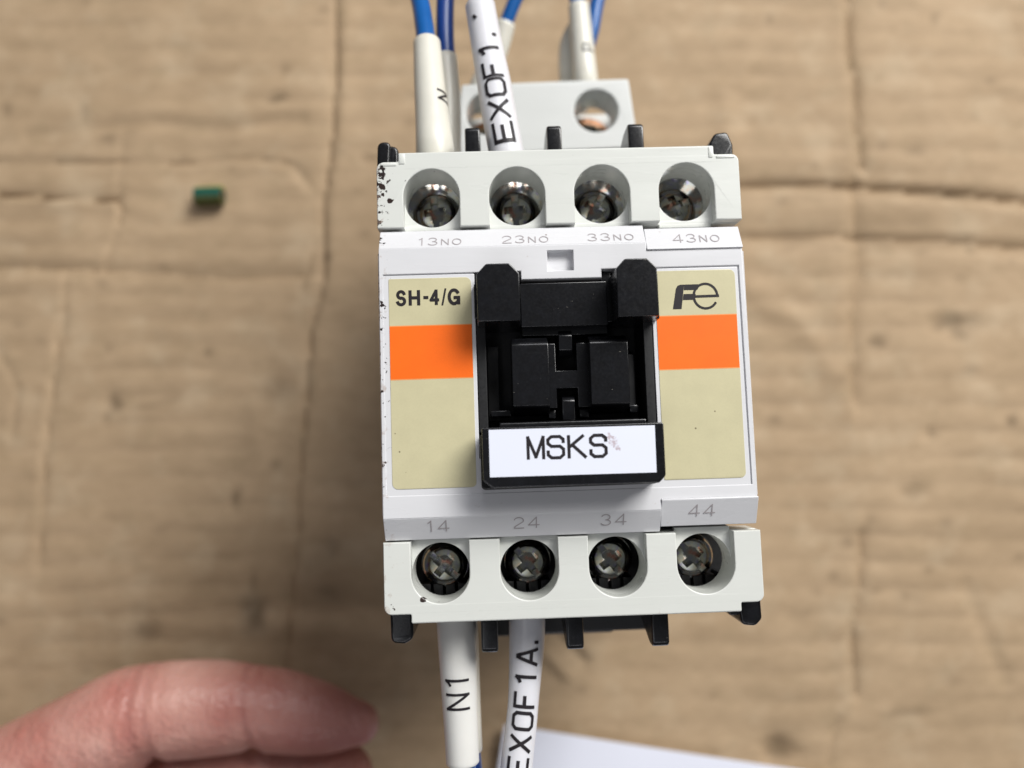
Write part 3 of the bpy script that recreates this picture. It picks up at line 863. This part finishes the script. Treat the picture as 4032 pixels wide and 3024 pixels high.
# --- cream labels with orange stripes
LT = 1.03
def cream_label(x0, x1, y0, y1, o0, o1, ra, rb):
    lb = mk('rating_label', *plate([rpoly([(x0, y0, ra[0]), (x1, y0, ra[1]), (x1 + 0.03, y1, ra[2]), (x0, y1, ra[3])])], LT - 0.02, LT + 0.06, 0.02, 1), M_CREAM, relay, 30)
    mk('stripe_border', *plate([[(x0 + 0.02, o0 - 0.13), (x1 - 0.02, o0 - 0.13), (x1 - 0.02, o1 + 0.11), (x0 + 0.02, o1 + 0.11)]], LT + 0.04, LT + 0.066, 0.008, 1), M_ORANGE2, lb, 30)
    mk('orange_stripe', *plate([[(x0 + 0.02, o0), (x1 - 0.02, o0 + 0.0), (x1 - 0.02, o1), (x0 + 0.02, o1)]], LT + 0.05, LT + 0.075, 0.008, 1), M_ORANGE, lb, 30)
    return lb
lab_l = cream_label(-20.36, -10.85, -12.18, 12.02, 0.36, 6.43, (.7, .5, .7, .15), 0)
lab_r = cream_label(10.58, 19.97, -12.12, 12.10, 0.58, 6.72, (.15, .6, .7, .15), 0)

# type marking in bold condensed capitals
tz = LT + 0.085
BG = {
 'S': [arc(0.5, 0.745, 0.40, 0.255, 15, 262, 14) + arc(0.5, 0.255, 0.44, 0.255, 82, -165, 16)],
 'H': [[(0.0, 0.0), (0.0, 1.0)], [(1.0, 0.0), (1.0, 1.0)], [(0.0, 0.5), (1.0, 0.5)]],
 '-': [[(0.0, 0.5), (1.0, 0.5)]],
 '4': [[(0.74, 0.0), (0.74, 1.0)], [(0.70, 0.98), (0.0, 0.30)], [(0.0, 0.30), (1.0, 0.30)]],
 '/': [[(0.0, -0.02), (1.0, 1.05)]],
 'G': [arc(0.5, 0.5, 0.48, 0.52, 38, 330, 26) + [(0.94, 0.22), (0.94, 0.46)], [(0.95, 0.44), (0.56, 0.44)], [(0.95, 0.46), (0.95, 0.0)]],
}
parts = []
for ch, a, b_, lw in (('S', -19.60, -18.30, .36), ('H', -18.08, -16.74, .37), ('-', -16.42, -15.74, .36), ('4', -15.66, -14.50, .34), ('/', -14.28, -13.70, .20), ('G', -13.58, -12.06, .36)):
    parts += [ribbon([(a + lw / 2 + px * (b_ - a - lw), 8.80 + lw / 2 + py * (1.90 - lw)) for px, py in pl], lw, 3) for pl in BG[ch]]
mk('lettering', *strips_mesh(parts, lambda x, y, si: (x, y, tz + 0.003 * si)), M_INK, lab_l, None)

# emblem: slanted block F joined to a ring-shaped e
def emblem():
    quads = [[(12.53, 7.55), (13.55, 7.55), (13.98, 10.42), (13.55, 10.42), (13.2, 10.3), (13.0, 9.95)],
             [(13.98, 10.42), (13.93, 9.76), (15.5, 9.76), (15.9, 10.42)],
             [(13.86, 9.30), (13.74, 8.60), (15.1, 8.60), (15.3, 9.30)]]
    V, F = [], []
    for k, q in enumerate(quads):
        F.append(tuple(range(len(V), len(V) + len(q)))[::-1]); V += [(x, y, tz + 0.001 * k) for x, y in q]
    A = (V, F)
    ring = ribbon(arc(16.42, 9.0, 1.38, 1.45, 2, 325, 44), 0.28, 0.3)
    bar = ribbon([(15.3, 8.98), (17.9, 9.0)], 0.30, 5)
    B = strips_mesh([ring, bar], lambda x, y, si: (x, y, tz + 0.004 * (si + 1)))
    return join(A, B)
mk('emblem', *emblem(), M_INK, lab_r, None)

# ================================================================== black actuator in the middle
# shaft walls and floor
mk('actuator_well', *join(
    box(-10.35, -9.3, -6.0, 12.4, -5.6, 0.9, 0.1), box(9.0, 10.05, -6.0, 12.4, -5.6, 0.9, 0.1),
    box(-9.3, -5.2, 11.9, 12.5, -5.6, -0.8, 0.05), box(4.5, 9.3, 11.9, 12.5, -5.6, -0.8, 0.05),
    box(-10.0, 9.8, -12.0, 12.45, -6.4, -5.3, 0.05),
    box(7.05, 8.2, -3.6, 4.0, -5.4, -1.2, 0.25, (0, 0, 0, 1.2)),
    box(-9.25, -7.9, -4.6, 4.4, -5.4, -3.2, 0.1)), M_BLACK2, relay)
# bridge panel and ledge between the two tall guides
mk('bridge_panel', *join(box(-5.15, 4.95, 5.98, 11.1, -4.5, 1.0, 0.12), box(-5.0, 5.05, 5.15, 6.05, -4.5, -0.6, 0.12),
                         box(-5.2, 5.0, 11.0, 11.9, -4.5, -2.4, 0.1)), M_BLACK, relay)
# tall guides with chamfered upper corners
def guide(xa, xb, yb, yt, c, z0, z1, t):
    poly = [(xa, yb), (xb, yb), (xb, yt - c), (xb - c, yt), (xa + c, yt), (xa, yt - c)]
    v, f = prism(poly, 'z', z0, z1, 0.18)
    cx = (xa + xb) / 2; cy = (yb + yt) / 2
    return [(cx + (x - cx) * (1 - t * max(0, (z - 1.6)) / (z1 - 1.6)), y, z) for x, y, z in v], f
mk('guide_block', *join(guide(-10.25, -5.2, 6.0, 12.5, 1.15, -3.2, 5.5, 0.06), box(-10.5, -5.35, 7.0, 11.0, 0.3, 1.9, .1)), M_BLACK, relay)
mk('guide_block', *join(guide(5.28, 10.1, 6.1, 12.65, 1.1, -3.2, 5.5, 0.05), box(5.6, 10.5, 6.15, 11.4, 1.07, 3.2, .12)), M_BLACK, relay)
mk('guide_block_foot', *box(4.4, 5.6, 6.4, 12.3, -4.0, 0.2, 0.15), M_BLACK, relay)
# sliding carrier: two pads, web with two notches
web = [(-2.35, -3.45), (-1.24, -3.45), (-1.24, -1.17), (1.2, -1.17), (1.2, -3.45), (2.6, -3.45), (2.6, 4.1), (1.2, 4.1), (1.2, 0.88), (-1.25, 0.88), (-1.25, 4.1), (-2.35, 4.1)]
car = mk('moving_carrier', *join(plate([web], -3.6, 0.0, 0.1), box(-9.0, -6.6, -4.2, -3.5, -5, -1.0, .15), box(7.3, 8.4, -4.2, -3.3, -5, -0.8, .15)), M_BLACK, relay)
def pad(x0, x1):
    poly = [(-4.15, -4.5), (-4.15, -0.9), (-3.45, 1.75), (-3.2, 2.0), (3.6, 2.0), (3.98, 1.88), (4.2, 1.6), (4.3, 1.2), (4.75, 0.4), (4.75, -4.5)]
    return prism(poly, 'x', x0, x1, 0.14)
mk('carrier_pad', *pad(-6.42, -2.18), M_BLACK, car)
mk('carrier_pad', *pad(2.52, 6.95), M_BLACK, car)
mk('fixed_tab', *prism([(5.6, -4), (5.6, -0.4), (5.0, 0.0), (3.3, -0.1), (2.7, -0.9), (2.7, -4)], 'x', -0.8, 0.78, 0.12), M_BLACK, relay)
mk('fixed_tab', *prism([(-4.9, -4), (-4.9, -0.2), (-2.7, 0.1), (-2.25, -0.2), (-2.1, -0.9), (-2.1, -4)], 'x', -0.68, 0.82, 0.14), M_BLACK, relay)
mk('cross_bar', *join(box(-8.15, 8.65, -5.8, -4.6, -4.5, 2.6, 0.2, (.1, .1, 0, .5)), box(-2.2, -1.4, -4.6, -3.6, -4, -0.9, .1), box(1.4, 2.5, -4.6, -3.6, -4, -0.9, .1)), M_BLACK, relay)
# marker holder with the white tape
hold = [(-10.02, -5.68), (9.8, -5.68), (9.8, -11.45), (9.05, -12.22), (-9.0, -12.22), (-10.02, -11.4)]
holder = mk('label_holder', *join(prism(hold, 'z', 2.4, 5.9, 0.22), plate([rpoly([(-10.25, -6.4, .2), (9.75, -6.4, .2), (9.55, -12.4, .6), (-10.25, -12.5, .5)])], 1.12, 3.1, 0.15)), M_BLACK, relay)
tape = mk('name_tape', *plate([[(-9.26, -11.03), (8.76, -11.08), (8.80, -5.98), (-9.24, -5.92)]], 5.86, 5.96, 0.02, 1), M_TAPE, holder, 30)
st = []
for ch, a, b_ in (('M', -5.22, -3.22), ('S', -3.05, -1.05), ('K', -0.80, 1.32), ('S', 1.58, 3.56)):
    wd, sts = GL[ch]
    for pl in [q for p_ in sts for q in split_sharp(p_)]:
        xs_ = [p[0] for q in sts for p in q]
        mn, mx = min(xs_), max(xs_)
        lw = 0.34
        st.append(ribbon([(a + lw / 2 + (px - mn) / (mx - mn) * (b_ - a - lw), -9.32 + lw / 2 + py * (2.62 - lw)) for px, py in pl], lw, 3))
mk('lettering', *strips_mesh(st, lambda x, y, si: (x, y, 5.972 + 0.003 * si)), M_INK, holder, None)

# ================================================================== coil terminal block behind
cb = [(-13.9, 38.6, .4), (15.6, 39.2, .4), (14.45, 50.6, .5), (-12.25, 50.2, .5)]
coil = mk('coil_terminal_block', *join(plate([rpoly(cb), circle(-8.15, 45.35, 3.5), circle(9.05, 45.4, 3.5)], -37, -30, 0.3),
     prism([(x, y) for x, y, r_ in [(-14.6, 27, 0), (16.2, 27, 0), (15.6, 50.0, 0), (-13.4, 49.6, 0)]], 'z', -60, -41.5, 0.4),
     box(-13.6, -12.4, 39, 49.6, -43, -36, .2), box(13.8, 15.0, 39, 49.8, -43, -36, .2), box(-2, 3, 39, 50, -43, -36, .2)), M_COIL, relay, 30)
for hx, rz_ in ((-8.15, 20), (9.05, -35)):
    h = add_obj('coil_screw', ME_HEAD, coil, Vector((hx, 44.6, -37.5 + H0)) * MM, R(rz_), R(-12))
    add_obj('ring_terminal', scaled_mesh('ring_terminal', *lathe([(1.5, -2.6), (4.3, -2.6), (4.4, -2.2), (4.2, -1.7), (3.2, -1.5), (2.2, -1.45)], 48), M_COPPER), h, (0, 0, 0))

# ================================================================== wires
def wire(label, sleeve_pts, wires, mat_s, text=None, group=None, tw=0.34, th=2.1, s0=1.0, ang=0.0, adv=None, strips=None, sx=1.0):
    base = sleeve_pts[0]
    w = thing('wire', label, 'wire', (base[0], base[1], base[2]), group)
    for k, (pts, m) in enumerate(wires):
        mk('insulation', *Path(pts).tube(20), m, w, 50)
    p = Path(sleeve_pts)
    sl = mk('marker_sleeve', *p.tube(32, 0.15), mat_s, w, 50)
    if text:
        stp, L = letters(text, th, tw, sx, 0.3, 0.25, advance=adv)
        def f(x, y, si):
            LL = s0 + x
            rr = p.r[min(range(len(p.s)), key=lambda q: abs(p.s[q] - LL))]
            return p.at(LL, ang - (y - th / 2) / rr, 0.04 + 0.006 * si)
        mk('lettering', *strips_mesh(stp, f), M_INK, sl, None)
    return w

G1 = 'wires leaving the top of the relay'
G2 = 'wires leaving the bottom of the relay'
wire('thick blue wire with a cream marker sleeve lettered N, leftmost above the relay',
     [(-15.3, 26.3, -8.8, 2.5), (-15.25, 31, -8, 2.45), (-15.5, 35, -8.8, 2.25), (-15.9, 41, -10.3, 2.05), (-16.25, 47.6, -12, 1.85)],
     [([(-16.2, 46, -11.8, 1.3), (-16.7, 51, -13.8, 1.3), (-17.6, 57, -16.5, 1.28), (-20, 66, -20, 1.3), (-25, 80, -24, 1.3)], M_BLUE)], M_SLEEVE, 'N', G1, 0.30, 1.9, 11.0, 0.98)
wire('darker blue wire with a plain cream sleeve, half hidden behind the sleeve lettered N',
     [(-13.6, 27, -15, 2.0), (-13.9, 33, -15.5, 1.85), (-13.7, 41, -16.2, 1.7), (-13.95, 48.2, -17, 1.55)],
     [([(-13.9, 47, -17, 1.28), (-14.0, 52, -17.2, 1.28), (-13.8, 58, -18, 1.28), (-13, 68, -20, 1.28), (-11, 82, -24, 1.28)], M_BLUE2)], M_SLEEVE, None, G1)
wire('dark blue wire in a white sleeve lettered EXOF1, leaning over the relay top',
     [(-5.5, 26.3, -7.6, 2.25), (-6.1, 30.4, -7, 2.25), (-6.8, 35.5, -7.8, 2.25), (-7.3, 40.1, -9, 2.25), (-8.1, 46, -10, 2.1), (-8.85, 52.2, -11, 2.02)],
     [([(-8.7, 51, -11, 1.5), (-8.9, 54, -11.6, 1.5), (-8.9, 60, -14, 1.5), (-8.0, 70, -18, 1.5), (-5.0, 84, -22, 1.5)], M_BLUE2)], M_SLEEVEW, "EXDF1.'", G1, 0.45, 2.45, 4.3, -0.02, 3.12, sx=1.36)
wire('thin blue wire with a cream sleeve going to the left hole of the rear block',
     [(-9.6, 49, -38, 1.9), (-9.3, 52.5, -36, 1.85), (-6.4, 58, -35, 1.75), (-4.7, 62.6, -34, 1.6)],
     [([(-4.9, 62, -34, 1.15), (-3.8, 64.5, -33.5, 1.15), (-2.3, 67.5, -33, 1.15), (2.0, 75, -32, 1.15), (8, 86, -32, 1.15)], M_BLUE)], M_SLEEVE, None, G1)
wire('blue wire with a cream sleeve marked with a faint P, above the rear block',
     [(8.5, 49, -36, 2.0), (8.1, 52.3, -34, 1.98), (7.8, 58, -34, 1.9), (7.45, 65.4, -34, 1.72)],
     [([(7.5, 64, -34, 1.3), (7.0, 68, -34, 1.3), (5.5, 78, -34, 1.3), (3, 90, -35, 1.3)], M_BLUE)], M_SLEEVE, 'P', G1, 0.30, 1.9, 8.0, 0.40, sx=1.1)
wire('second blue wire passing right behind the sleeve marked P, its own sleeve shaded',
     [(7.0, 49, -39, 2.0), (6.2, 53, -38.5, 1.95), (6.2, 60, -38, 1.9), (7.6, 64, -37.5, 1.5)],
     [([(8.4, 58, -37.5, 1.2), (9.9, 62.5, -37, 1.2), (11.0, 67.5, -37, 1.2), (13.5, 76, -37, 1.2), (18, 90, -37, 1.2)], M_BLUE)], M_SLEEVE, None, G1)
wire('blue wire with a thick white sleeve lettered N1, below the lower left terminal',
     [(-13.7, -45.7, -8, 2.0), (-13.78, -42, -8, 2.05), (-13.88, -37, -8, 2.2), (-13.98, -31, -8, 2.38), (-14.2, -26.4, -8.8, 2.45)],
     [([(-13.7, -44, -8, 1.5), (-13.5, -50, -8.5, 1.5), (-13.0, -58, -12, 1.5), (-12, -70, -18, 1.5)], M_BLUE)], M_SLEEVEN, 'N1', G2, 0.31, 2.75, 6.9, -0.06, 2.5, sx=0.86)
wire('second blue wire tucked close behind the sleeve lettered N1, only its edge showing',
     [(-13.0, -45.9, -12.5, 1.6), (-13.1, -40, -12.3, 1.65), (-13.3, -30, -12.5, 1.7), (-13.9, -27, -13, 1.7)],
     [([(-13.0, -44.5, -12.5, 1.25), (-12.4, -52, -14, 1.25), (-11, -62, -18, 1.25)], M_BLUE2)], M_SLEEVE, None, G2)
wire('dark wire in a glossy white sleeve lettered EXOF1A, hanging below the second terminal',
     [(-7.6, -51, -7.5, 1.95), (-7.2, -46.5, -8, 1.95), (-6.5, -42, -8.5, 1.9), (-5.98, -38, -9, 1.92), (-5.4, -32, -9.8, 2.2), (-5.15, -26.4, -10, 2.3)],
     [([(-7.5, -50, -7.5, 1.4), (-8.1, -56, -8, 1.4), (-9, -66, -12, 1.4)], M_BLUE2)], M_SLEEVEW, 'EXDF1A.', G2, 0.40, 2.4, 4.45, 0.02, 2.47, sx=0.96)

# ================================================================== things lying on the cardboard
oc = thing('wire_offcut', 'short cut piece of green insulation lying alone on the cardboard left of the relay', 'wire offcut', (-69.4, 49.6, BZ))
def offcut():
    V, F = [], []
    n = 28
    for x, r_ in ((-3.1, 1.2), (-3.1, 1.95), (-2.95, 2.1), (2.95, 2.1), (3.1, 1.95), (3.1, 1.2)):
        for k in range(n):
            a = 2 * math.pi * k / n
            V.append((-69.4 + x * 0.93, 49.6 + r_ * math.cos(a) + x * 0.03, BZ + 2.1 + r_ * math.sin(a)))
    for i in range(6):
        j = (i + 1) % 6
        for k in range(n): F.append((i * n + k, i * n + (k + 1) % n, j * n + (k + 1) % n, j * n + k))
    return V, F
mk('tube', *offcut(), M_OFFCUT, oc, 40)
def core():
    V, F = lathe([(1.1, -2.7), (1.15, -2.6), (1.15, 2.6), (1.1, 2.7)], 20)
    return [(-69.4 + z, 49.6 + x + z * 0.03, BZ + 2.1 + y) for x, y, z in V], F
mk('core', *core(), flat('copper_strands', (0.16, 0.07, 0.03), 0.4, 0.5, 0.2, 2.0, 0.0, 0.6), oc, 40)

# sheet of paper
def paper():
    c = Vector((-8.45, -64.45)); u = Vector((46.8, -8.9)).normalized(); v = Vector((-1.35, -8.7)).normalized()
    v = Vector((u.y, -u.x))
    V, F = [], []
    nx, ny = 40, 30
    for zt in (0.0, -0.12):
        for j in range(ny + 1):
            for i in range(nx + 1):
                p = c + u * (148 * i / nx) + v * (105 * j / ny)
                h = 0.5 * math.sin(i * 0.21) * math.sin(j * 0.25 + 0.6) + 0.5
                V.append((p.x, p.y, -80.0 + 0.8 + h + zt))
    N = (nx + 1) * (ny + 1)
    for j in range(ny):
        for i in range(nx):
            a = j * (nx + 1) + i
            F.append((a, a + nx + 1, a + nx + 2, a + 1)); F.append((N + a, N + a + 1, N + a + nx + 2, N + a + nx + 1))
    def side(a, b): F.append((a, b, b + N, a + N))
    for i in range(nx): side(i, i + 1); side(ny * (nx + 1) + i + 1, ny * (nx + 1) + i)
    for j in range(ny): side((j + 1) * (nx + 1), j * (nx + 1)); side(j * (nx + 1) + nx, (j + 1) * (nx + 1) + nx)
    return V, F
pp = thing('paper_sheet', 'white paper sheet lying on the cardboard below the relay', 'paper', (-8.45, -64.45, -79.5))
mk('sheet', *paper(), M_PAPER, pp, 40)

# ================================================================== the hand
def chain(pts, sub=6, seg=20):
    """tapering limb with round ends, (x, y, z, r)"""
    p = Path(pts, sub)
    V, F = [], []
    rings = []
    def ring(c, r_, t, n, b):
        k0 = len(V)
        for k in range(seg):
            a = 2 * math.pi * k / seg
            V.append(tuple(c + (n * math.cos(a) + b * math.sin(a)) * r_))
        rings.append(k0)
    t, n, b = p.frame(0)
    for q in (80, 60, 40, 20): ring(p.c[0] - t * p.r[0] * math.sin(R(q)), p.r[0] * math.cos(R(q)), t, n, b)
    for i in range(len(p.c)):
        t, n, b = p.frame(i); ring(p.c[i], p.r[i], t, n, b)
    t, n, b = p.frame(len(p.c) - 1)
    for q in (20, 40, 60, 80): ring(p.c[-1] + t * p.r[-1] * math.sin(R(q)), p.r[-1] * math.cos(R(q)), t, n, b)
    for a, c in zip(rings, rings[1:]):
        for k in range(seg): F.append((a + k, a + (k + 1) % seg, c + (k + 1) % seg, c + k))
    F.append(tuple(rings[0] + k for k in range(seg))[::-1]); F.append(tuple(rings[-1] + k for k in range(seg)))
    return V, F

def build_hand():
    root = thing('hand', 'bare hand reaching in from the lower left, index finger pointing at the relay', 'hand', (-100, -66, -74))
    limbs = join(
        # index finger, joints at its knuckles
        chain([(-34.0, -54.2, -51, 3.9), (-37.5, -53.6, -50.7, 5.3), (-42, -52.5, -50.2, 6.3), (-47, -51.3, -50, 6.9), (-50.5, -50.6, -49.6, 6.95), (-57, -50.0, -49, 7.75), (-63, -49.9, -48.5, 8.0), (-68.2, -50.3, -48.3, 8.15), (-72.5, -51.5, -48.3, 8.7),
               (-80, -55.4, -49, 9.0), (-92, -61.8, -50.5, 9.9), (-106, -71, -52, 11.4), (-122, -84, -53, 13)]),
        # middle, ring, little finger, curled below it
        chain([(-39, -66.3, -60, 6.2), (-46, -65.8, -59.5, 7.2), (-56, -65.2, -59, 7.5), (-66, -66.3, -58.5, 7.9), (-80, -70, -57, 8.8), (-100, -80, -55, 10.5), (-118, -93, -54, 12)]),
        chain([(-52, -84.5, -66, 5.8), (-60, -83.2, -65, 6.8), (-70, -82.8, -63.5, 7.2), (-84, -85.5, -60, 8.2), (-102, -94, -56, 10), (-116, -104, -55, 11.5)]),
        chain([(-66, -99, -70, 5.0), (-74, -97.6, -69, 5.9), (-84, -98, -66, 6.3), (-98, -103, -61, 7.5), (-114, -114, -56, 10)]),
        # palm and wrist
        chain([(-120, -86, -53, 13), (-140, -100, -52, 15), (-165, -125, -50, 17)]),
        chain([(-118, -96, -54, 12.5), (-140, -112, -52, 15.5), (-165, -133, -50, 18)]),
        chain([(-114, -108, -55, 11.5), (-136, -124, -53, 15), (-165, -140, -50, 18)]),
        chain([(-160, -128, -50, 20), (-185, -150, -48, 21), (-225, -190, -45, 24)]),
        # thumb lying under the palm
        chain([(-84, -116, -71, 7.0), (-93, -116.5, -69, 8.2), (-106, -119, -65, 9.2), (-124, -122, -60, 11), (-146, -126, -56, 14)]))
    me = bpy.data.meshes.new('t'); me.from_pydata(limbs[0], [], limbs[1]); me.update()
    o = bpy.data.objects.new('t', me); col.objects.link(o)
    md = o.modifiers.new('r', 'REMESH'); md.mode = 'VOXEL'; md.voxel_size = 0.7; md.use_smooth_shade = True
    ms = o.modifiers.new('s', 'SMOOTH'); ms.iterations = 7; ms.factor = 0.6
    dg = bpy.context.evaluated_depsgraph_get()
    m2 = bpy.data.meshes.new_from_object(o.evaluated_get(dg))
    vs = np.array([v.co[:] for v in m2.vertices]); fs = [tuple(p.vertices) for p in m2.polygons]
    bpy.data.objects.remove(o)
    # flexion creases across the index finger, palm side
    for (cx, cy, ang, depth, w) in ((-51.2, -57.4, 8, 1.1, 1.0), (-66.5, -57.0, 4, 1.5, 1.1), (-68.6, -56.8, 0, 0.5, .7), (-49.8, -57.2, 8, .35, .6)):
        d = (vs[:, 0] - cx) - (vs[:, 1] - cy) * math.tan(R(ang))
        side = np.clip((cy + 6.5 - vs[:, 1]) / 8.0, 0, 1) * (vs[:, 1] > -62)
        k = depth * np.exp(-(d / w) ** 2) * side
        vs[:, 1] += k
    # fine wrinkles over the two finger joints and along the back of the hand
    for jx, jw, am in ((-68.0, 4.0, 0.17), (-50.5, 3.0, 0.13)):
        d = vs[:, 0] - jx + 0.12 * (vs[:, 1] + 50)
        g = np.exp(-(d / jw) ** 2) * am * (np.sin(d * 2.6 + 0.7 * np.sin(vs[:, 1] * 0.6)) + 0.5 * np.sin(d * 4.7 + vs[:, 1] * 0.35))
        vs[:, 2] += g * (vs[:, 2] > -56); vs[:, 1] += 0.6 * g * (vs[:, 1] > -50)
    o = mk('skin', [tuple(v) for v in vs], fs, M_SKIN, root, 180)
    x, y = vs[:, 0], vs[:, 1]
    fl = 0.62 * np.clip((x + 56) / 22, 0, 1) + 0.35 * np.clip((-52 - y) / 7, 0, 1) * (x > -78) * (y > -62)  # darker red towards the fingertip and along the lower side
    for jx, w, k in ((-68.3, 1.2, .35), (-66.0, .6, .3), (-50.8, .8, .4), (-49.2, .5, .25), (-71, .5, .15)):
        fl = np.maximum(fl, fl * .5 + k * np.exp(-((x - jx + 0.15 * (y + 50)) / w) ** 2))
    a = o.data.attributes.new('dark_red', 'FLOAT', 'POINT')
    a.data.foreach_set('value', np.clip(fl, 0, .85).astype(np.float32))
    return o
build_hand()
